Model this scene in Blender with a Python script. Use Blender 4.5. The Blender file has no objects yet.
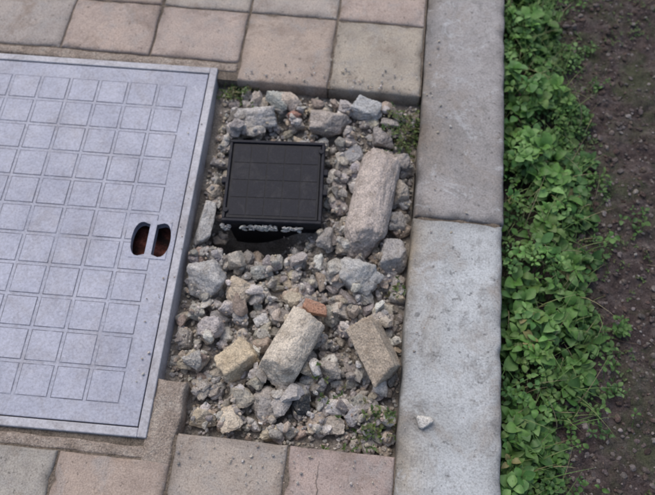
import bpy, bmesh, math, random
import numpy as np
from mathutils import noise, Vector, Matrix
R=random.Random(7)
S=bpy.context.scene; COL=S.collection
def link(o,parent=None):
    COL.objects.link(o)
    if parent: o.parent=parent
    return o
# ---------------------------------------------------------------- materials
class M:
    def __init__(s,name,rough=.85,metal=0.,spec=.3):
        s.m=bpy.data.materials.new(name); s.m.use_nodes=True; s.t=s.m.node_tree
        s.b=s.t.nodes['Principled BSDF']; s.b.inputs['Roughness'].default_value=rough
        s.b.inputs['Metallic'].default_value=metal; s.b.inputs['Specular IOR Level'].default_value=spec
        s.tc=s.t.nodes.new('ShaderNodeTexCoord').outputs['Object']
    def L(s,a,b): s.t.links.new(a,b)
    def noise(s,scale,det=6,rough=.6,dist=0,vec=None):
        n=s.t.nodes.new('ShaderNodeTexNoise'); n.inputs['Scale'].default_value=scale
        n.inputs['Detail'].default_value=min(det,4); n.inputs['Roughness'].default_value=rough; n.inputs['Distortion'].default_value=dist
        s.L(vec or s.tc,n.inputs['Vector']); return n.outputs['Fac']
    def ramp(s,fac,stops):
        n=s.t.nodes.new('ShaderNodeValToRGB'); e=n.color_ramp.elements
        while len(e)<len(stops): e.new(.5)
        for i,(p,c) in enumerate(stops):
            e[i].position=p; e[i].color=(c,c,c,1) if isinstance(c,(int,float)) else (*c,1)
        s.L(fac,n.inputs['Fac']); return n.outputs['Color']
    def mix(s,fac,a,b,mode='MIX'):
        n=s.t.nodes.new('ShaderNodeMix'); n.data_type='RGBA'; n.blend_type=mode
        for v,k in ((fac,0),(a,6),(b,7)):
            if hasattr(v,'links'): s.L(v,n.inputs[k])
            elif k==0: n.inputs[k].default_value=v
            else: n.inputs[k].default_value=(*v,1)
        return n.outputs[2]
    def attr(s,name='Col'):
        n=s.t.nodes.new('ShaderNodeAttribute'); n.attribute_name=name; return n.outputs['Color']
    def bump(s,h,strength=.5,dist=.002):
        n=s.t.nodes.new('ShaderNodeBump'); n.inputs['Strength'].default_value=strength; n.inputs['Distance'].default_value=dist
        s.L(h,n.inputs['Height'])
        if s.b.inputs['Normal'].links: s.L(s.b.inputs['Normal'].links[0].from_socket,n.inputs['Normal'])
        s.L(n.outputs[0],s.b.inputs['Normal'])
    def col(s,c):
        if hasattr(c,'links'): s.L(c,s.b.inputs['Base Color'])
        else: s.b.inputs['Base Color'].default_value=(*c,1)
def stone_mat(name):
    m=M(name,.92,0,.2)
    c=m.attr()
    f=m.ramp(m.noise(45,5,.7),[(.25,(.6,.57,.53)),(.5,(1,1,1)),(.75,(1.28,1.27,1.24))])
    c=m.mix(1.,c,f,'MULTIPLY')
    st=m.ramp(m.noise(70,4,.8,.6),[(.5,0.),(.66,1.)])
    c=m.mix(m.mix(.5,(0,0,0),st),c,(.27,.235,.19))
    sp=m.ramp(m.noise(380,3,.65),[(.3,.5),(.5,1.),(.7,1.4)])
    c=m.mix(.85,c,sp,'MULTIPLY'); m.col(c)
    m.bump(m.noise(150,5,.75),1.,.0035)
    return m.m
mat_stone=stone_mat('rubble')
def tile_mat():
    m=M('paving_tile_concrete',.9,0,.25)
    c=m.attr()
    f=m.ramp(m.noise(9,5,.65),[(.3,(.74,.73,.74)),(.5,(1,1,1)),(.7,(1.15,1.12,1.09))])
    c=m.mix(1,c,f,'MULTIPLY')
    st=m.ramp(m.noise(24,5,.7,.6),[(.50,0.),(.68,1.)])
    c=m.mix(m.mix(.55,(0,0,0),st),c,(.33,.315,.30))
    st2=m.ramp(m.noise(13,5,.8,.4),[(.53,0.),(.68,1.)])
    c=m.mix(m.mix(.6,(0,0,0),st2),c,(.24,.185,.145))
    sp=m.ramp(m.noise(420,3,.65),[(.3,.6),(.5,1.),(.7,1.3)])
    c=m.mix(.8,c,sp,'MULTIPLY')
    pit=m.ramp(m.noise(120,3,.6),[(.30,.45),(.38,1.)])
    c=m.mix(.8,c,pit,'MULTIPLY'); m.col(c)
    m.bump(m.noise(60,5,.7),.5,.003); m.bump(m.noise(400,3,.7),.4,.001)
    return m.m
mat_tile=tile_mat()
def kerb_mat():
    m=M('kerb_concrete',.88,0,.25)
    c=m.attr()
    f=m.ramp(m.noise(6,5,.7,.3),[(.3,(.74,.73,.71)),(.5,(1,1,1)),(.7,(1.2,1.21,1.22))])
    c=m.mix(1,c,f,'MULTIPLY')
    st=m.ramp(m.noise(9,5,.8,.7),[(.52,0.),(.68,1.)])
    c=m.mix(m.mix(.6,(0,0,0),st),c,(.28,.24,.20))
    st=m.ramp(m.noise(22,5,.8,.5),[(.52,0.),(.66,1.)])
    c=m.mix(m.mix(.6,(0,0,0),st),c,(.20,.195,.185))
    st=m.ramp(m.noise(16,5,.8,.9),[(.55,0.),(.66,1.)])
    c=m.mix(m.mix(.45,(0,0,0),st),c,(.54,.56,.57))
    sp=m.ramp(m.noise(330,4,.7),[(.3,.6),(.5,1.),(.7,1.3)])
    c=m.mix(.85,c,sp,'MULTIPLY')
    pit=m.ramp(m.noise(90,3,.6),[(.29,.4),(.37,1.)])
    c=m.mix(.8,c,pit,'MULTIPLY'); m.col(c)
    m.bump(m.noise(50,5,.7),.5,.003); m.bump(m.noise(350,3,.7),.5,.001)
    return m.m
mat_kerb=kerb_mat()
def dirt_mat(name,c1,c2,c3,moss=0.):
    m=M(name,.95,0,.15)
    c=m.ramp(m.noise(30,5,.75,.3),[(.3,c1),(.5,c2),(.72,c3)])
    if moss:
        g=m.ramp(m.noise(7,5,.75,.5),[(.47,0.),(.62,1.)])
        c=m.mix(m.mix(moss,(0,0,0),g),c,(.06,.085,.035))
    sp=m.ramp(m.noise(350,4,.7),[(.3,.5),(.5,1.),(.72,1.7)])
    c=m.mix(.9,c,sp,'MULTIPLY'); m.col(c)
    m.bump(m.noise(90,5,.75),.9,.006); m.bump(m.noise(450,3,.7),.8,.002)
    return m.m
mat_dirt=dirt_mat('grit_bed',(.15,.13,.11),(.25,.225,.195),(.35,.32,.28))
mat_soil=dirt_mat('damp_soil',(.042,.031,.030),(.080,.063,.060),(.14,.118,.112),.5)
mat_mortar=dirt_mat('mortar',(.25,.205,.165),(.36,.30,.25),(.45,.40,.34))
mat_grout=dirt_mat('joint_sand',(.11,.09,.07),(.18,.15,.12),(.25,.21,.17))
def metal_mat(name,base,d=.5,rgh=(.5,.72)):
    m=M(name,.5,.1,.4)
    f=m.ramp(m.noise(3.5,5,.65,.4),[(.3,(.84,.84,.86)),(.5,(1,1,1)),(.7,(1.10,1.10,1.10))])
    c=m.mix(1,base,f,'MULTIPLY')
    st=m.ramp(m.noise(16,5,.8,.8),[(.48,0.),(.68,1.)])
    c=m.mix(m.mix(d,(0,0,0),st),c,(.27,.255,.26))
    sc=m.ramp(m.noise(60,5,.8,1.5),[(.56,0.),(.66,1.)])
    c=m.mix(m.mix(.3,(0,0,0),sc),c,(.56,.57,.63))
    sp=m.ramp(m.noise(260,4,.7),[(.3,.74),(.5,1.),(.7,1.2)])
    c=m.mix(.9,c,sp,'MULTIPLY'); m.col(c)
    m.L(m.ramp(m.noise(20,4,.7),[(.3,rgh[0]),(.7,rgh[1])]),m.b.inputs['Roughness'])
    m.bump(m.noise(260,4,.7),.3,.001)
    return m.m
mat_pad=metal_mat('galvanised_pad',(.385,.40,.475),.4)
mat_plate=metal_mat('galvanised_plate',(.375,.39,.46),.5)
mat_rim=metal_mat('frame_metal',(.45,.45,.48),.7)
def grime():
    m=M('groove_grime',.9,0,.2)
    m.col(m.ramp(m.noise(22,5,.8,.8),[(.34,(.12,.12,.14)),(.50,(.20,.205,.24)),(.66,(.36,.375,.44))])); return m.m
mat_grime=grime()
def plain(name,c,rough=.5,bs=200,spec=.5,dust=None,lo=.5,hi=.75,amt=.6):
    m=M(name,rough,0,spec)
    st=m.ramp(m.noise(30,5,.85,.8),[(lo,0.),(hi,1.)]); cc=m.mix(m.mix(amt,(0,0,0),st),c,dust)
    cc=m.mix(.7,cc,m.ramp(m.noise(450,3,.7),[(.35,.7),(.55,1.),(.72,1.9)]),'MULTIPLY')
    m.col(cc)
    m.bump(m.noise(bs,4,.7),.3,.001); return m.m
mat_black=plain('black_plastic',(.009,.010,.015),.55,spec=.25,dust=(.035,.035,.040))
mat_black2=plain('black_plastic_dusty',(.014,.015,.023),.6,spec=.25,dust=(.065,.062,.062),lo=.5,hi=.8,amt=.6)
def rust():
    m=M('rust_recess',.9,0,.1)
    m.col(m.ramp(m.noise(45,5,.7),[(.40,(.014,.010,.010)),(.55,(.065,.025,.02)),(.70,(.18,.07,.055))])); return m.m
mat_rust=rust()
def leaf_mat():
    m=M('leaf',.5,0,.4)
    c=m.mix(.7,m.attr(),m.ramp(m.noise(120,2,.6),[(.3,.7),(.7,1.25)]),'MULTIPLY'); m.col(c)
    tr=m.t.nodes.new('ShaderNodeBsdfTranslucent'); mx=m.t.nodes.new('ShaderNodeMixShader'); mx.inputs[0].default_value=.22
    m.L(c,tr.inputs['Color']); m.L(m.b.outputs[0],mx.inputs[1]); m.L(tr.outputs[0],mx.inputs[2])
    m.L(mx.outputs[0],m.t.nodes['Material Output'].inputs['Surface']); return m.m
mat_leaf=leaf_mat()
# ---------------------------------------------------------------- mesh helpers
def mesh_from(name,V,F,mat,Cc=None,smooth=True,parent=None):
    V=np.asarray(V,dtype=np.float32); F=np.asarray(F,dtype=np.int32); k=F.shape[1]
    me=bpy.data.meshes.new(name)
    me.vertices.add(len(V)); me.vertices.foreach_set('co',V.ravel())
    me.loops.add(F.size); me.loops.foreach_set('vertex_index',F.ravel())
    me.polygons.add(len(F)); me.polygons.foreach_set('loop_start',np.arange(0,F.size,k,dtype=np.int32))
    me.polygons.foreach_set('use_smooth',np.full(len(F),smooth))
    me.update(calc_edges=True); me.validate()
    if Cc is not None:
        a=me.color_attributes.new('Col','FLOAT_COLOR','POINT'); C4=np.ones((len(V),4),dtype=np.float32); C4[:,:3]=Cc
        a.data.foreach_set('color',C4.ravel())
    me.materials.append(mat)
    return link(bpy.data.objects.new(name,me),parent)
class Acc:
    def __init__(s): s.V=[];s.F=[];s.C=[];s.n=0
    def add(s,V,F,c=(1,1,1)):
        s.V.append(V); s.F.append(F+s.n); s.n+=len(V)
        s.C.append(np.tile(np.asarray(c,dtype=np.float32),(len(V),1)) if np.ndim(c)==1 else c)
    def out(s,name,mat,smooth=True,parent=None):
        return mesh_from(name,np.concatenate(s.V),np.concatenate(s.F),mat,np.concatenate(s.C),smooth,parent)
def box(name,x0,x1,y0,y1,z0,z1,mat,bev=0,parent=None,seg=2):
    bm=bmesh.new(); bmesh.ops.create_cube(bm,size=1)
    for v in bm.verts: v.co=Vector(((x0+x1)/2+v.co.x*(x1-x0),(y0+y1)/2+v.co.y*(y1-y0),(z0+z1)/2+v.co.z*(z1-z0)))
    if bev: bmesh.ops.bevel(bm,geom=bm.edges[:],offset=bev,segments=seg,profile=.5,affect='EDGES')
    me=bpy.data.meshes.new(name); bm.to_mesh(me); bm.free(); me.materials.append(mat)
    return link(bpy.data.objects.new(name,me),parent)
def coords(a,b,r,step):
    e=[0,r*.15,r*.35,r*.6,r,r*1.5]
    if b-a<r*4: return np.linspace(a,b,7)
    n=max(2,int((b-a-3*r)/step)); mid=np.linspace(a+r*1.5,b-r*1.5,n+1)[1:-1]
    return np.array([a+q for q in e]+list(mid)+[b-q for q in e[::-1]])
def slab(acc,x0,x1,y0,y1,top,depth,color,r=.006,step=.01,rough=.0012,chip=.004,cf=None,wob=0.):
    xs=coords(x0,x1,r,step); ys=coords(y0,y1,r,step); nx,ny=len(xs),len(ys)
    X,Y=np.meshgrid(xs,ys); V=[];C=[]
    for x,y in zip(X.ravel(),Y.ravel()):
        d=min(x-x0,x1-x,y-y0,y1-y)
        n1=noise.noise(Vector((x*35,y*35,3.1))); n2=noise.noise(Vector((x*110,y*110,7.7)))
        rr=r*(1+.5*n1); q=max(0,1-d/rr); z=top-rr*(1-math.sqrt(max(0,1-q*q)))*.9
        z+=rough*n1+rough*.5*n2
        if d<r*2.5: z-=chip*max(0,n1+.6*n2-.15)*(1-d/(r*2.5))
        ox=oy=0
        if wob: ox=wob*noise.noise(Vector((x*25,y*25,1))); oy=wob*noise.noise(Vector((x*25,y*25,9)))
        cc=color if cf is None else cf(x,y,d)
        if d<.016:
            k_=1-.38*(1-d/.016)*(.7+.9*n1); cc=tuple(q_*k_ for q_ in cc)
        V.append((x+ox,y+oy,z)); C.append(cc)
    F=[]
    for j in range(ny-1):
        for i in range(nx-1):
            a=j*nx+i; F.append((a,a+1,a+nx+1,a+nx))
    per=[i for i in range(nx)]+[j*nx+nx-1 for j in range(1,ny)]+[(ny-1)*nx+i for i in range(nx-2,-1,-1)]+[j*nx for j in range(ny-2,0,-1)]
    b=len(V)
    for p in per: V.append((V[p][0],V[p][1],depth)); C.append(tuple(q_*.8 for q_ in C[p]))
    m=len(per)
    for k in range(m):
        k2=(k+1)%m; F.append((per[k],b+k,b+k2,per[k2]))
    acc.add(np.array(V),np.array(F),np.array(C,dtype=np.float32))
ICO={}
def ico(l):
    if l not in ICO:
        bm=bmesh.new(); bmesh.ops.create_icosphere(bm,subdivisions=l,radius=1)
        V=np.array([v.co[:] for v in bm.verts]); F=np.array([[v.index for v in f.verts] for f in bm.faces]); bm.free()
        V/=np.linalg.norm(V,axis=1)[:,None]; ICO[l]=(V,F)
    return ICO[l]
def poly(l,N,h,p,amp=.05,seed=0,freq=1.):
    D,F=ico(l); N=np.asarray(N,float); N/=np.linalg.norm(N,axis=1)[:,None]; h=np.asarray(h)
    q=np.clip(D@N.T,0,None)/h; r=(q**p).sum(1)**(-1/p); V=D*r[:,None]
    if amp:
        o=Vector((seed*3.7,seed*1.3,seed*.7)); a=np.empty(len(V))
        for i,v in enumerate(V):
            w=Vector(v)*freq+o
            a[i]=noise.noise(w*1.6)*amp*1.2+noise.noise(w*4)*amp*.8+noise.noise(w*9)*amp*.55+(noise.noise(w*22)*amp*.35 if l>3 else 0)
        V=V*(1+a)[:,None]
    return V,F
def rand_rock(l,seed,amp=.06,p=14):
    g=np.random.default_rng(seed); k=g.integers(6,11)
    N=g.normal(size=(k,3)); N=np.vstack([N,[[1,0,0],[-1,0,0],[0,1,0],[0,-1,0],[0,0,1],[0,0,-1]]])
    N[-6:]+=g.normal(size=(6,3))*.3
    h=np.concatenate([g.uniform(.58,.95,k),g.uniform(.7,1.,6)])
    V,F=poly(l,N,h,p,amp,seed)
    V=V-(V.max(0)+V.min(0))/2; V=V/(V.max(0)-V.min(0))*2
    return V,F
TPL={1:[rand_rock(1,i,.1,8) for i in range(14)],2:[rand_rock(2,50+i,.08,24) for i in range(26)],3:[rand_rock(3,100+i,.09,26) for i in range(36)]}
def rotm(rx,ry,rz):
    return np.array((Matrix.Rotation(rz,3,'Z')@Matrix.Rotation(ry,3,'Y')@Matrix.Rotation(rx,3,'X')))
GREYS=[(.46,.43,.39),(.38,.355,.325),(.54,.505,.46),(.31,.285,.26),(.50,.45,.385),(.54,.48,.39),(.41,.40,.39),(.64,.61,.57),(.43,.35,.29),(.50,.43,.34),(.35,.33,.315),(.60,.57,.53)]
def jcol(c,a=.12):
    f=1+R.uniform(-a,a); return tuple(max(0,q*f*(1+R.uniform(-.03,.03))) for q in c)
# ---------------------------------------------------------------- big ground
me=bpy.data.meshes.new('ground'); me.from_pydata([(-60,-60,-.14),(60,-60,-.14),(60,60,-.14),(-60,60,-.14)],[],[(0,1,2,3)]); me.materials.append(mat_soil)
link(bpy.data.objects.new('ground',me))
# ---------------------------------------------------------------- pavement
TC=[(.44,.36,.305),(.42,.355,.305),(.455,.38,.32),(.42,.37,.325),(.44,.355,.30)]
pav=Acc()
def tile(x0,x1,y0,y1):
    g=.0016; near=(x1>-1.1 and y1>-.75 and y0<.9)
    slab(pav,x0+g,x1-g,y0+g,y1-g,R.uniform(-.0012,.0012),-.045,jcol(R.choice(TC),.05),r=.0055,step=.008 if near else .05,rough=.0014,chip=.010,wob=.0018)
KX=.1375
north=[KX]+[-.035-.175*k for k in range(0,16)]
south=[KX]+[-.020-.168*k for k in range(0,16)]
for j in range(0,12):
    y0=.331+.172*j
    for i in range(len(north)-1):
        x1,x0=north[i],north[i+1]; yy=y0
        if j==0 and x1<-.2 and x0>-1.0: yy=.374
        tile(x0,x1,yy,y0+.172)
for j in range(0,12):
    y1=-.328-.172*j
    for i in range(len(south)-1):
        x1,x0=south[i],south[i+1]; yy=y1
        if j==0 and x1<-.18 and x0>-1.05: yy=-.373
        tile(x0,x1,y1-.172,yy)
for k in range(4):
    for i in range(6,16):
        x0=-.96-.172*(i-5); tile(x0,x0+.172,-.328+k*.16475,-.328+(k+1)*.16475)
pavement=pav.out('pavement',mat_tile)
cv=[];cf_=[];yy=-.50;pts=[]
while yy<-.345: pts.append((.026+.004*noise.noise(Vector((yy*60,0,3)))+.002*noise.noise(Vector((yy*200,0,3))),yy)); yy+=.004
for i,(x,y) in enumerate(pts):
    w=.0009*(1-i/len(pts))+.0002; cv+=[(x-w,y,.0016),(x+w,y,.0016)]
    if i: cf_.append((2*i-2,2*i-1,2*i+1,2*i))
mesh_from('tile_crack',cv,cf_,mat_grout,parent=pavement)
box('paving_bed_north',-3,.138,.334,2.4,-.12,-.0045,mat_grout,parent=pavement)
box('paving_bed_south',-3,.138,-2.4,-.332,-.12,-.0045,mat_grout,parent=pavement)
box('paving_bed_west',-3,-.262,-.3305,.3325,-.12,-.048,mat_grout,parent=pavement)
box('paving_bed_far_west',-3,-.955,-.3304,.3324,-.047,-.0046,mat_grout,parent=pavement)
mo=Acc()
slab(mo,-1.0,-.213,.352,.3725,-.001,-.04,(1,1,1),r=.004,step=.008,rough=.003,chip=.006,wob=.003)
slab(mo,-1.0,-.20,-.3725,-.354,-.002,-.04,(1,1,1),r=.004,step=.008,rough=.003,chip=.008,wob=.003)
slab(mo,-.236,-.189,-.380,-.250,-.001,-.05,(1,1,1),r=.006,step=.006,rough=.004,chip=.010,wob=.005)
mo.out('mortar_bedding',mat_mortar,parent=pavement)
# ---------------------------------------------------------------- kerb
kerb=bpy.data.objects.new('kerb',None); link(kerb)
def kerbblock(nm,y0,y1,base,top,dx=0):
    ac=Acc()
    def cf(x,y,d):
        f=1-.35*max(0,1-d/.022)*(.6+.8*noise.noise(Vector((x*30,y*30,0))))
        o=max(0,1-(x-.14)/.06)*max(0,noise.noise(Vector((x*12,y*7,4)))+.25)
        return (base[0]*f*(1-.08*o),base[1]*f*(1-.28*o),base[2]*f*(1-.5*o))
    near=y1>-.7 and y0<.9
    slab(ac,.1405+dx,.2925+dx,y0,y1,top,-.13,base,r=.008,step=.007 if near else .05,rough=.0012,chip=.012,cf=cf,wob=.0018)
    ac.out(nm,mat_kerb,parent=kerb)
kerbblock('kerb_block_a',.0775,1.0,(.33,.315,.305),.001,.0)
kerbblock('kerb_block_b',-.925,.0725,(.445,.46,.46),.0035,-.003)
kerbblock('kerb_block_c',1.005,2.4,(.36,.34,.32),.001)
kerbblock('kerb_block_d',-2.4,-.93,(.40,.39,.38),.001)
box('kerb_joint_mortar',.146,.286,.070,.080,-.12,-.006,mat_grout,parent=kerb)
# ---------------------------------------------------------------- manhole cover
cover=bpy.data.objects.new('manhole_cover',None); link(cover); cover.location=(-.5885,-.002,0); cover.rotation_euler=(0,0,math.radians(1.3))
h=.349; t=.014
for nm,a in (('frame_right',(h-t,h,-h,h)),('frame_left',(-h,-h+t,-h,h)),('frame_top',(-h+t,h-t,h-t,h)),('frame_bottom',(-h+t,h-t,-h,-h+t))):
    z=.0026 if nm in('frame_right','frame_left') else .0024
    box(nm,*a,-.046,z,mat_rim,bev=.0015,parent=cover)
q=h-t-.002
plate=box('lid_plate',-q,q,-q,q,-.012,.0008,mat_plate,bev=.001,parent=cover)
HX,HY=.2925,-.0225
def dcut(sgn):
    bm=bmesh.new(); pts=[]
    w=.0275; hh=.032
    x_in=HX+sgn*.0055
    pts.append((x_in,HY-hh+.004))
    for k in range(13):
        a=-math.pi/2+math.pi*k/12
        pts.append((x_in+sgn*(w-.016)+sgn*.016*max(0,math.cos(a))**.8,HY+hh*math.sin(a)))
    pts.append((x_in,HY+hh-.004))
    vs=[bm.verts.new((x,y,-.03)) for x,y in pts]
    if sgn<0: vs=vs[::-1]
    f=bm.faces.new(vs); r=bmesh.ops.extrude_face_region(bm,geom=[f])
    for v in r['geom']:
        if isinstance(v,bmesh.types.BMVert): v.co.z=.03
    bmesh.ops.recalc_face_normals(bm,faces=bm.faces[:])
    me=bpy.data.meshes.new('cut'); bm.to_mesh(me); bm.free(); o=bpy.data.objects.new('cut',me); link(o,cover); return o
P=.0553; n=11
def padset(name,w,z0,z1,mat,tap=.98):
    bm=bmesh.new()
    for i in range(n):
        for j in range(n):
            cx=(i-(n-1)/2)*P-.004; cy=(j-(n-1)/2)*P
            r=bmesh.ops.create_cube(bm,size=1); jz=R.uniform(-.0001,.0001)
            for v in r['verts']:
                up=v.co.z>0; s=w*(tap if up else 1)
                v.co=Vector((cx+v.co.x*2*s,cy+v.co.y*2*s,z1+jz if up else z0))
    me=bpy.data.meshes.new(name); bm.to_mesh(me); bm.free(); me.materials.append(mat)
    return link(bpy.data.objects.new(name,me),cover)
pads=padset('tread_pads',.0242,.0005,.0015,mat_pad,.978)
gr=padset('groove_grime',.0252,.0004,.00105,mat_grime,1.)
boss=box('handle_boss',HX-.032,HX+.031,HY-.036,HY+.036,-.008,.0021,mat_pad,bev=.001,parent=cover)
cuts=[dcut(-1),dcut(1)]
bpy.context.view_layer.update()
for o in (plate,boss,pads,gr):
    for c in cuts:
        md=o.modifiers.new('b','BOOLEAN'); md.object=c; md.operation='DIFFERENCE'; md.solver='EXACT'
dg=bpy.context.evaluated_depsgraph_get()
for o in (plate,boss,pads,gr):
    nm=bpy.data.meshes.new_from_object(o.evaluated_get(dg)); o.modifiers.clear(); o.data=nm
for c in cuts: bpy.data.objects.remove(c)
box('handle_recess',HX-.045,HX+.045,HY-.05,HY+.05,-.045,-.028,mat_rust,parent=cover)
# ---------------------------------------------------------------- pit floor + rubble
def floorz(x,y):
    z=-.044+.008*noise.noise(Vector((x*14,y*14,0)))+.004*noise.noise(Vector((x*45,y*45,5)))
    z+=.014*min(1,max(0,(y-.23)/.07))
    z-=.085*math.exp(-((((x+.135)/.085)**2+((y-.022)/.032)**2)**2))
    return max(z,-.132)
def grid_obj(name,x0,x1,y0,y1,step,zf,mat):
    xs=np.arange(x0,x1+step/2,step); ys=np.arange(y0,y1+step/2,step); nx=len(xs)
    V=[(x,y,zf(x,y)) for y in ys for x in xs]
    F=[(j*nx+i,j*nx+i+1,(j+1)*nx+i+1,(j+1)*nx+i) for j in range(len(ys)-1) for i in range(nx-1)]
    return mesh_from(name,V,F,mat)
grid_obj('pit_earth',-.261,.1395,-.334,.334,.005,floorz,mat_dirt)
HS=.004; HX0,HY0=-.27,-.345; NXH,NYH=105,175
HM=np.array([[floorz(HX0+i*HS,HY0+j*HS) for i in range(NXH)] for j in range(NYH)])
GX,GY=np.meshgrid(HX0+np.arange(NXH)*HS,HY0+np.arange(NYH)*HS)
BC=(-.1055,.117); BA=math.radians(3.8)
def inlid(x,y,m=0):
    dx,dy=x-BC[0],y-BC[1]; u=dx*math.cos(BA)+dy*math.sin(BA); v=-dx*math.sin(BA)+dy*math.cos(BA)
    return abs(u)<.085+m and abs(v)<.083+m
def settle(x,y,r,sz,pct=65,zadd=0,top=None):
    d2=((GX-x)**2+(GY-y)**2)/(r*r); mk=d2<1
    if not mk.any(): return -.05
    b=np.percentile(HM[mk],pct)
    z=b+sz*.7+zadd
    if top is not None: z=min(z,top-sz)
    HM[mk]=np.maximum(HM[mk],z+sz*np.sqrt(1-d2[mk])*.8)
    return z
XL,XR,YB,YT=-.236,.138,-.325,.328
rub=Acc()
def ok(x,y,r,m=.75):
    if x-r*m<XL or x+r*m>XR or y-r*m<YB or y+r*m>YT: return False
    if x-r*m<-.19 and y-r*m<-.245: return False
    return not inlid(x,y,r*m-.006)
def stone(acc,x,y,r,l,c=None,pct=65,flat=(.5,.9),zadd=0,top=None):
    V,F=R.choice(TPL[l]); sx=r*R.uniform(.85,1.2); sy=r*R.uniform(.6,1.0); sz=r*R.uniform(*flat)
    z=settle(x,y,r*.85,sz,pct,zadd,top)
    V=(V*np.array([sx,sy,sz]))@rotm(R.uniform(-.5,.5),R.uniform(-.5,.5),R.uniform(0,6.3)).T+np.array([x,y,z])
    acc.add(V,F,jcol(c or R.choice(GREYS)))
def rpt(): return R.uniform(XL,XR),R.uniform(YB,YT)
def void(x,y): return ((x+.140)/.066)**2+((y-.018)/.026)**2<1
for k in range(380):
    x,y=rpt(); r=R.uniform(.008,.017)
    if ok(x,y,r) and not void(x,y): stone(rub,x,y,r,3,pct=50)
rocks=[ # x,y,half sizes,rot deg,colour
(-.162,.262,.042,.026,.024,5,(.52,.50,.475)),(-.124,.296,.024,.015,.016,-20,(.46,.44,.41)),
(-.028,.268,.040,.030,.026,15,(.45,.40,.36)),(.037,.300,.030,.021,.019,-5,(.48,.485,.48)),
(-.090,.268,.013,.010,.010,30,(.38,.22,.175)),(.000,.188,.011,.019,.012,0,(.60,.56,.51)),
(.110,.005,.030,.030,.024,20,(.41,.39,.37)),(.112,.133,.017,.026,.018,10,(.36,.32,.28)),
(.055,-.038,.042,.028,.026,-25,(.49,.485,.465)),(.020,-.030,.020,.022,.018,10,(.48,.44,.40)),
(-.193,-.072,.034,.035,.028,10,(.47,.46,.445)),(-.137,-.086,.025,.023,.020,-35,(.62,.53,.40)),
(-.120,-.206,.036,.034,.026,15,(.57,.475,.34)),(-.170,-.158,.023,.017,.016,0,(.44,.42,.40)),
(-.172,-.252,.017,.019,.015,10,(.42,.38,.34)),(-.160,-.297,.022,.016,.014,10,(.56,.49,.40)),
(-.117,-.293,.019,.026,.016,20,(.62,.54,.43)),(-.063,-.268,.028,.026,.020,-40,(.45,.41,.37)),
(-.046,-.306,.026,.012,.012,12,(.60,.52,.42)),(-.012,-.262,.015,.018,.016,0,(.045,.05,.055)),
(.018,-.205,.024,.020,.018,15,(.40,.36,.32)),(.100,-.110,.020,.015,.014,0,(.52,.48,.43)),
(-.006,.026,.015,.020,.014,0,(.38,.35,.32)),(-.082,-.022,.012,.016,.012,10,(.42,.40,.38)),
(-.047,-.020,.017,.014,.012,10,(.48,.44,.40)),(-.106,-.044,.020,.014,.012,20,(.38,.37,.36)),
(-.192,-.022,.020,.020,.018,0,(.48,.47,.45)),(-.190,-.211,.015,.016,.013,0,(.44,.41,.38)),
(-.128,-.131,.015,.013,.012,0,(.42,.40,.38)),(-.150,-.118,.016,.014,.013,30,(.48,.45,.42)),
(.075,.245,.022,.018,.016,0,(.35,.32,.29)),(.085,.285,.018,.016,.014,0,(.37,.35,.32)),(.01,.225,.020,.015,.014,0,(.40,.37,.34)),
(-.205,.262,.013,.018,.012,0,(.22,.21,.19)),(-.19,.226,.014,.012,.012,0,(.40,.37,.35)),
(.04,-.285,.020,.016,.012,0,(.48,.43,.36)),(.075,-.25,.018,.015,.012,0,(.40,.38,.34)),(.10,-.29,.018,.016,.010,0,(.34,.33,.28)),
(-.09,-.15,.014,.020,.012,0,(.48,.44,.39)),(.03,-.10,.018,.014,.012,0,(.52,.47,.41)),(-.03,-.07,.017,.014,.012,0,(.44,.41,.38)),
(.01,.10,.018,.020,.014,0,(.42,.39,.36)),(.005,.14,.014,.016,.012,0,(.46,.42,.38)),(.115,.075,.016,.018,.014,0,(.38,.36,.33)),(.11,.19,.018,.015,.014,0,(.36,.33,.30)),
(.12,-.04,.014,.018,.012,0,(.46,.43,.39)),(-.20,-.125,.014,.016,.012,0,(.42,.40,.37)),(-.215,-.17,.013,.018,.012,0,(.44,.40,.35)),(-.08,-.10,.016,.013,.012,0,(.38,.35,.32)),
]
def single(name,V,F,c,x,y,z,rot,flat=False):
    V=V@rotm(*[math.radians(a) for a in rot]).T+np.array([x,y,z])
    return mesh_from(name,V,F,mat_stone,np.tile(np.array(c,dtype=np.float32),(len(V),1)),not flat)
for k in range(290):
    x,y=rpt(); r=R.choice([R.uniform(.008,.013),R.uniform(.011,.020)])
    if ok(x,y,r,.9) and not void(x,y): stone(rub,x,y,r,3,pct=50,top=.006)
for i,(x,y,a,b,c,rot,colr) in enumerate(rocks):
    big=a*b>.0006
    V,F=rand_rock(5 if big else 4,300+i,.10,28)
    z=settle(x,y,(a+b)/2*.9,c,40,0,top=.028 if big else .016)
    V=V*np.array([a,b,c])
    if big: single('concrete_chunk' if i%2==0 else 'rubble_rock',V,F,colr,x,y,z,(R.uniform(-12,12),R.uniform(-12,12),rot))
    else:
        V=V@rotm(R.uniform(-.2,.2),R.uniform(-.2,.2),math.radians(rot)).T+np.array([x,y,z]); rub.add(V,F,jcol(colr,.04))
def arc_planes(a0,a1,n): return [(math.sin(math.radians(a0+(a1-a0)*k/(n-1))),0,math.cos(math.radians(a0+(a1-a0)*k/(n-1)))) for k in range(n)]
N=arc_planes(-75,75,6)+[(0,0,-1),(1,0,-.3),(-1,0,-.3),(.1,1,.25),(-.5,1,0),(.1,-1,.2),(.6,-1,0),(-.5,-1,.2)]
V,F=poly(6,N,[.92,.9,.95,.93,.9,.9,.8,.95,.95,.95,1.05,.95,1.0,1.1],30,.045,3,1.6); V=V*np.array([.038,.098,.036])
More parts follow.
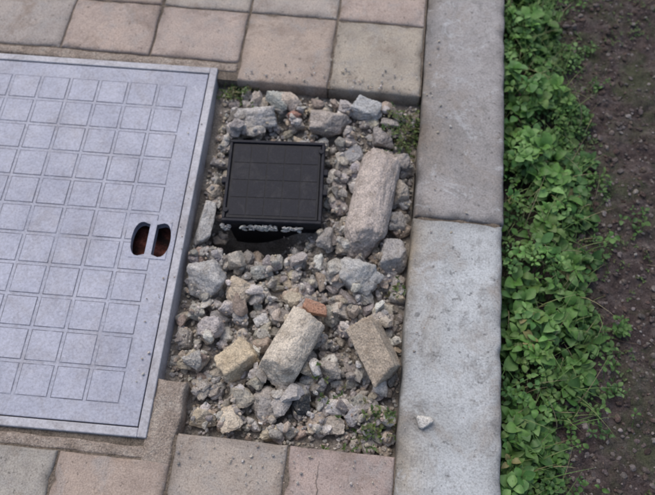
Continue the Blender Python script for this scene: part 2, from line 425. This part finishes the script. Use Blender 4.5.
settle(.066,.108,.05,.03,50); single('concrete_kerb_fragment',V,F,(.54,.47,.42),.068,.106,-.006,(2,4,-6))
N=arc_planes(-62,62,6)+[(0,0,-1),(1,0,0),(-1,0,0),(.05,1,.1),(-.1,-1,.15),(.5,-1,.3)]
V,F=poly(6,N,[.97,.92,.98,.97,.92,.97]+[.7,.88,.88,.98,.98,1.08],36,.032,5,1.6); V=V*np.array([.034,.056,.034])
settle(-.037,-.18,.045,.03,50); single('broken_brick',V,F,(.64,.57,.475),-.036,-.178,-.000,(-6,10,-22))
N=[(1,0,0),(-1,0,0),(0,1,.1),(.15,-1,0),(0,0,1),(0,0,-1),(.8,.9,0)]
V,F=poly(6,N,[1,1,1,1,1,1,1.25],36,.04,8,1.4); V=V*np.array([.022,.048,.026])
settle(.094,-.168,.04,.02,50); single('broken_brick',V,F,(.47,.395,.31),.092,-.168,.002,(8,-24,29))
N=[(1,.2,0),(-1,0,0),(0,1,.1),(.3,-1,0),(0,0,1),(0,0,-1),(.8,.9,0),(-.7,-.9,.2)]
V,F=poly(5,N,[1,1,1,1,1,1,1.1,1.15],24,.06,9,1.6); V=V*np.array([.019,.010,.008])
single('terracotta_shard',V,F,(.50,.29,.20),-.008,-.110,.000,(8,5,-12))
V,F=poly(5,N,[1,1,1,1,1,1,1.1,1.2],24,.07,19,1.4); V=V*np.array([.011,.038,.012])
single('concrete_sliver',V,F,(.52,.51,.49),-.2165,.04,-.028,(5,20,-4))
V,F=rand_rock(4,911,.08,20); single('pebble',V*np.array([.0125,.010,.006]),F,(.60,.58,.54),.176,-.276,.009,(0,0,10))
for k in range(620):
    x,y=rpt(); r=R.uniform(.004,.010)
    if ok(x,y,r,.9) and not void(x,y):
        j=int((y-HY0)/HS); i=int((x-HX0)/HS)
        if HM[j,i]<-.012: stone(rub,x,y,r,2,pct=35)
for k in range(5500):
    x,y=rpt(); r=R.uniform(.0012,.0040)
    if ok(x,y,r,1) and not void(x,y):
        j=int((y-HY0)/HS); i=int((x-HX0)/HS)
        if HM[j,i]<-.018: stone(rub,x,y,r,2,pct=25)
for k in range(240):
    s=R.random()
    if s<.35: x,y=R.uniform(-.2,.13),.335+abs(R.gauss(0,.035))
    elif s<.65: x,y=R.uniform(-.18,.13),-.335-abs(R.gauss(0,.04))
    elif s<.85: x,y=.145+abs(R.gauss(0,.03)),R.uniform(-.5,.5)
    else: x,y=-.24-abs(R.gauss(0,.02)),R.uniform(-.3,.3)
    if x>.285: continue
    r=R.choice([.0008,.001,.0013,.0018,.0026]); V,F=R.choice(TPL[2])
    rub.add((V*np.array([r,r*.8,r*.6]))@rotm(0,0,R.random()*6).T+np.array([x,y,.0030+r*.3]),F,jcol(R.choice(GREYS)))
rub.out('gravel_rubble',mat_stone,smooth=False)
# ---------------------------------------------------------------- utility box
ub=bpy.data.objects.new('utility_box',None); link(ub); ub.location=(BC[0],BC[1],.003); ub.rotation_euler=(math.radians(1.0),0,BA)
bm=bmesh.new(); bmesh.ops.create_cube(bm,size=1)
for v in bm.verts:
    s=.078 if v.co.z>0 else .070
    v.co=Vector((math.copysign(s,v.co.x),math.copysign(s-.002,v.co.y),-.012 if v.co.z>0 else -.135))
bmesh.ops.bevel(bm,geom=bm.edges[:],offset=.003,segments=2,affect='EDGES')
me=bpy.data.meshes.new('body'); bm.to_mesh(me); bm.free(); me.materials.append(mat_black); link(bpy.data.objects.new('body',me),ub)
box('collar',-.0855,.0855,-.0825,.0825,-.020,-.0035,mat_black,bev=.003,parent=ub)
box('lid_panel',-.078,.078,-.075,.075,-.004,.0005,mat_black,bev=.001,parent=ub)
for i,a in enumerate([(-.0845,.0845,.0765,.0818),(-.0845,.0845,-.0818,-.0765),(-.0845,-.0795,-.0763,.0763),(.0795,.0845,-.0763,.0763)]):
    box('lid_lip_%d'%i,*a,-.004,.0028,mat_black2,bev=.001,parent=ub)
bm=bmesh.new()
for i in range(5):
    for j in range(4):
        cx=(i-2)*.0300; cy=(j-1.5)*.0350
        r=bmesh.ops.create_cube(bm,size=1)
        for v in r['verts']: v.co=Vector((cx+v.co.x*.0278,cy+v.co.y*.0328,.0006+v.co.z*.0011))
me=bpy.data.meshes.new('lid_tread'); bm.to_mesh(me); bm.free(); me.materials.append(mat_black2); link(bpy.data.objects.new('lid_tread',me),ub)
for i,(x,y) in enumerate([(.0875,.022),(.0875,-.018),(-.0875,.0)]):
    box('latch_%d'%i,x-.005,x+.005,y-.006,y+.006,-.010,.0,mat_black2,bev=.0015,parent=ub)
for i,(x,y) in enumerate([(.079,.0615),(-.079,-.0615)]):
    bm=bmesh.new(); bmesh.ops.create_cone(bm,segments=16,radius1=.0045,radius2=.004,depth=.003,cap_ends=True,matrix=Matrix.Translation((x,y,.003)))
    me=bpy.data.meshes.new('screw_%d'%i); bm.to_mesh(me); bm.free(); me.materials.append(mat_black2); link(bpy.data.objects.new('screw_%d'%i,me),ub)
fr=Acc()
for k in range(230):
    u=R.uniform(-.086,.070); v=-.0855+R.uniform(-.004,.002)
    if noise.noise(Vector((u*40,2,0)))<-.1: continue
    r=R.uniform(.0009,.0026); V,F=R.choice(TPL[2])
    V=(V*np.array([r*1.8,r*.8,r]))@rotm(R.uniform(-.4,.4),R.uniform(-.4,.4),R.uniform(-.4,.4)).T+np.array([u,v,-.009+R.uniform(-.009,.003)])
    fr.add(V,F,jcol((.50,.50,.48),.2))
fr.out('cement_crumbs',mat_stone,parent=ub)
# ---------------------------------------------------------------- soil verge
def soilz(x,y):
    z=-.098+.014*noise.noise(Vector((x*5,y*5,2)))+.008*noise.noise(Vector((x*18,y*18,2)))+.007*noise.noise(Vector((x*50,y*50,2)))+.004*noise.noise(Vector((x*120,y*120,2)))
    return z-.01*min(1,max(0,(x-.3)*3))
grid_obj('soil_verge',.288,1.25,-.7,1.25,.0045,soilz,mat_soil)
so=Acc()
SC=[(.11,.09,.087),(.15,.13,.125),(.075,.057,.053),(.22,.20,.19),(.10,.072,.062)]
for k in range(9000):
    x=.40+.65*R.random()**1.3; y=R.uniform(-.60,1.1); r=R.choice([.0015,.002,.002,.003,.003,.004,.006])*R.uniform(.7,1.2)
    V,F=R.choice(TPL[2 if r>.004 else 1])
    so.add((V*np.array([r,r*.8,r*.6]))@rotm(R.uniform(-.3,.3),0,R.random()*6.3).T+np.array([x,y,soilz(x,y)+r*.15]),F,jcol(R.choice(SC),.3))
so.out('soil_grit',mat_stone,smooth=False)
# ---------------------------------------------------------------- weeds
def leaf(L,W,cup,fold):
    ts=[0,.18,.42,.68,.88,1.]; ws=[.04,.62,1.,.86,.48,0.]
    V=[]
    for t_,w_ in zip(ts,ws):
        zc=cup*L*(math.sin(t_*math.pi*.9)*.5-t_*t_*.35)
        V+=[(-w_*W/2,t_*L,zc+fold*w_*W),(0,t_*L,zc),(w_*W/2,t_*L,zc+fold*w_*W)]
    F=[]
    for k in range(5):
        a=k*3
        F+=[(a,a+1,a+4),(a,a+4,a+3),(a+1,a+2,a+5),(a+1,a+5,a+4)]
    return np.array(V),np.array(F)
yk=[-.75,-.344,-.256,-.18,-.06,.05,.156,.36,.53,.69,1.3]; xk=[.355,.357,.378,.435,.465,.440,.455,.445,.402,.400,.41]
def wx(y): return float(np.interp(y,yk,xk))+.045*noise.noise(Vector((y*14,4,0)))+.03*noise.noise(Vector((y*38,9,0)))
def mound(x,y):
    e=wx(y); t_=(e-x)/.07
    return max(0,min(1,t_))**.6
we=Acc()
GC=[(.13,.28,.065),(.11,.24,.055),(.16,.33,.08),(.08,.20,.05),(.21,.38,.12),(.12,.25,.08),(.15,.26,.07)]
def head(acc,x,y,z,n,L,tilt):
    a0=R.random()*6.3; c=R.choice(GC); zb=soilz(x,y)
    if R.random()<.008: c=(.26,.24,.10)
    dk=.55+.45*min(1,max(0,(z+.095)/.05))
    asp=R.uniform(.45,.85)
    for k in range(n):
        l=L*R.uniform(.7,1.2); V,F=leaf(l,l*asp*R.uniform(.9,1.1),R.uniform(.0,.6),R.uniform(.02,.3))
        ang=a0+6.283*k/n+R.uniform(-.4,.4)
        m=rotm(tilt+R.uniform(-.4,.45),R.uniform(-.4,.4),ang)
        V=V+np.array([0,.002,0])
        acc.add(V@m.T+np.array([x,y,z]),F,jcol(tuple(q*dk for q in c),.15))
    bx,by=x+R.uniform(-.02,.02),y+R.uniform(-.02,.02); w=.0007
    V=np.array([(x-w,y,z),(x+w,y,z),(x,y+w,z),(bx-w,by,zb),(bx+w,by,zb),(bx,by+w,zb)])
    acc.add(V,np.array([(0,1,4),(0,4,3),(1,2,5),(1,5,4),(2,0,3),(2,3,5)]),(.10,.17,.05))
for k in range(2700):
    y=R.uniform(-.65,1.2); e=wx(y); x=.298+(e-.298+.012)*R.random()**.9
    mh=mound(x,y); cl=noise.noise(Vector((x*16,y*16,0)))
    if cl<-.22 and R.random()<.75: continue
    hgt=(.010+.062*mh*max(.15,.75+1.0*cl))
    z=soilz(x,y)+hgt*R.uniform(.15,1.)**.6
    sel=noise.noise(Vector((x*9,y*9,8)))+.25*noise.noise(Vector((x*40,y*40,8)))
    L=R.uniform(.007,.014) if sel>.08 else R.uniform(.013,.026)
    if x<.305+L*.4 and z<.0: x=.303+L*.5
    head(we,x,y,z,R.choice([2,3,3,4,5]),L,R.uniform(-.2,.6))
for k in range(60):
    cy=R.uniform(-.62,1.15); cx=wx(cy)+abs(R.gauss(0,.032)); s=R.uniform(.008,.02)
    for q_ in range(R.randint(4,14)):
        x=cx+R.gauss(0,s); y=cy+R.gauss(0,s); head(we,x,y,soilz(x,y)+R.uniform(.004,.022),R.choice([2,3,4]),R.uniform(.005,.013),R.uniform(-.1,.5))
for k in range(1000):
    y=R.uniform(-.65,1.2); x=.30+(wx(y)+.02-.30)*R.random(); z=soilz(x,y)+R.uniform(0,.02); Lg=R.uniform(.03,.11); a=R.random()*6.3; w=.0013; bend=R.uniform(.2,1.)
    V=[];c=jcol(R.choice([(.16,.27,.08),(.24,.30,.12),(.12,.22,.06),(.32,.28,.16)]))
    for s in range(6):
        t_=s/5; rr=Lg*bend*t_*t_; zz=z+Lg*(t_-.35*bend*t_*t_)
        V+=[(x+math.cos(a)*rr-math.sin(a)*w*(1-t_),y+math.sin(a)*rr+math.cos(a)*w*(1-t_),zz),(x+math.cos(a)*rr+math.sin(a)*w*(1-t_),y+math.sin(a)*rr-math.cos(a)*w*(1-t_),zz)]
    F=[]
    for s in range(5): F+=[(2*s,2*s+1,2*s+3),(2*s,2*s+3,2*s+2)]
    we.add(np.array(V),np.array(F),c)
we.out('weeds',mat_leaf)
sp=Acc()
for k in range(1300):
    cx=R.uniform(.42,1.0); cy=R.uniform(-.6,1.1)
    if noise.noise(Vector((cx*6,cy*6,5)))<.05: continue
    for q_ in range(3):
        x=cx+R.gauss(0,.008); y=cy+R.gauss(0,.008)
        c=jcol(R.choice([(.07,.12,.04),(.10,.15,.05),(.09,.10,.04)])); a0=R.random()*6
        for w_ in range(3):
            l=R.uniform(.003,.007); V,F=leaf(l,l*.6,.3,.15)
            sp.add(V@rotm(R.uniform(0,.8),0,a0+w_*2.1).T+np.array([x,y,soilz(x,y)+R.uniform(.001,.005)]),F,c)
for k in range(40):
    x,y=R.uniform(.43,.95),R.uniform(-.5,1.0); a=R.random()*6.3; Lg=R.uniform(.02,.06); w=.0006; V=[]
    for s in range(6):
        t_=s/5; px=x+math.cos(a+t_*.5)*Lg*t_; py=y+math.sin(a+t_*.5)*Lg*t_; pz=soilz(px,py)+.004
        V+=[(px-math.sin(a)*w,py+math.cos(a)*w,pz),(px+math.sin(a)*w,py-math.cos(a)*w,pz)]
    F=[]
    for s in range(5): F+=[(2*s,2*s+1,2*s+3),(2*s,2*s+3,2*s+2)]
    sp.add(np.array(V),np.array(F),jcol(R.choice([(.2,.16,.11),(.16,.12,.08),(.25,.21,.15)])))
sp.out('moss',mat_leaf)
pw=Acc()
for (cx,cy,s,nn) in [(-.222,.318,.012,50),(.120,.275,.018,80),(.115,.24,.014,40),(.118,-.27,.018,34),(.09,-.30,.02,24),(.03,-.23,.02,10),(.13,-.05,.01,10),(-.19,.325,.012,20)]:
    for k in range(nn):
        x=min(.136,cx+R.gauss(0,s)); y=max(-.325,min(.332,cy+R.gauss(0,s)))
        j=int((y-HY0)/HS); i=int((x-HX0)/HS); z=HM[max(0,min(NYH-1,j)),max(0,min(NXH-1,i))]
        if inlid(x,y,0): continue
        a0=R.random()*6; c=jcol(R.choice([(.08,.13,.04),(.12,.17,.05),(.13,.13,.06)]))
        for q_ in range(3):
            l=R.uniform(.004,.010); V,F=leaf(l,l*.5,.3,.15)
            pw.add(V@rotm(R.uniform(0,1.),0,a0+q_*2.1).T+np.array([x,y,min(z,.0)+R.uniform(.001,.010)]),F,c)
pw.out('pit_moss',mat_leaf)
# ---------------------------------------------------------------- light, world, camera
w=bpy.data.worlds.new('World'); S.world=w; w.use_nodes=True; nt=w.node_tree
sky=nt.nodes.new('ShaderNodeTexSky'); sky.sky_type='NISHITA'; sky.sun_disc=False
EL=math.radians(60); AZ=math.radians(-35)
sky.sun_elevation=EL; sky.sun_rotation=AZ; sky.dust_density=4; sky.air_density=1.0
nt.links.new(sky.outputs[0],nt.nodes['Background'].inputs['Color']); nt.nodes['Background'].inputs['Strength'].default_value=.15
sl=bpy.data.lights.new('sun','SUN'); sl.energy=.85; sl.angle=math.radians(45); sl.color=(1,.98,.95)
so_=link(bpy.data.objects.new('sun',sl)); d=Vector((math.sin(AZ)*math.cos(EL),math.cos(AZ)*math.cos(EL),math.sin(EL)))
so_.rotation_euler=d.to_track_quat('Z','Y').to_euler()
cam=bpy.data.cameras.new('camera'); cam.sensor_width=36; cam.lens=36*750/655; cam.clip_start=.01; cam.clip_end=300
cam.dof.use_dof=True; cam.dof.focus_distance=1.0; cam.dof.aperture_fstop=6.0
co=link(bpy.data.objects.new('camera',cam)); co.location=(.0616,-.5601,1.1158); co.rotation_euler=(math.radians(26.796),0,math.radians(6.277))
S.camera=co
S.view_settings.view_transform='Standard'; S.view_settings.look='None'; S.view_settings.exposure=0
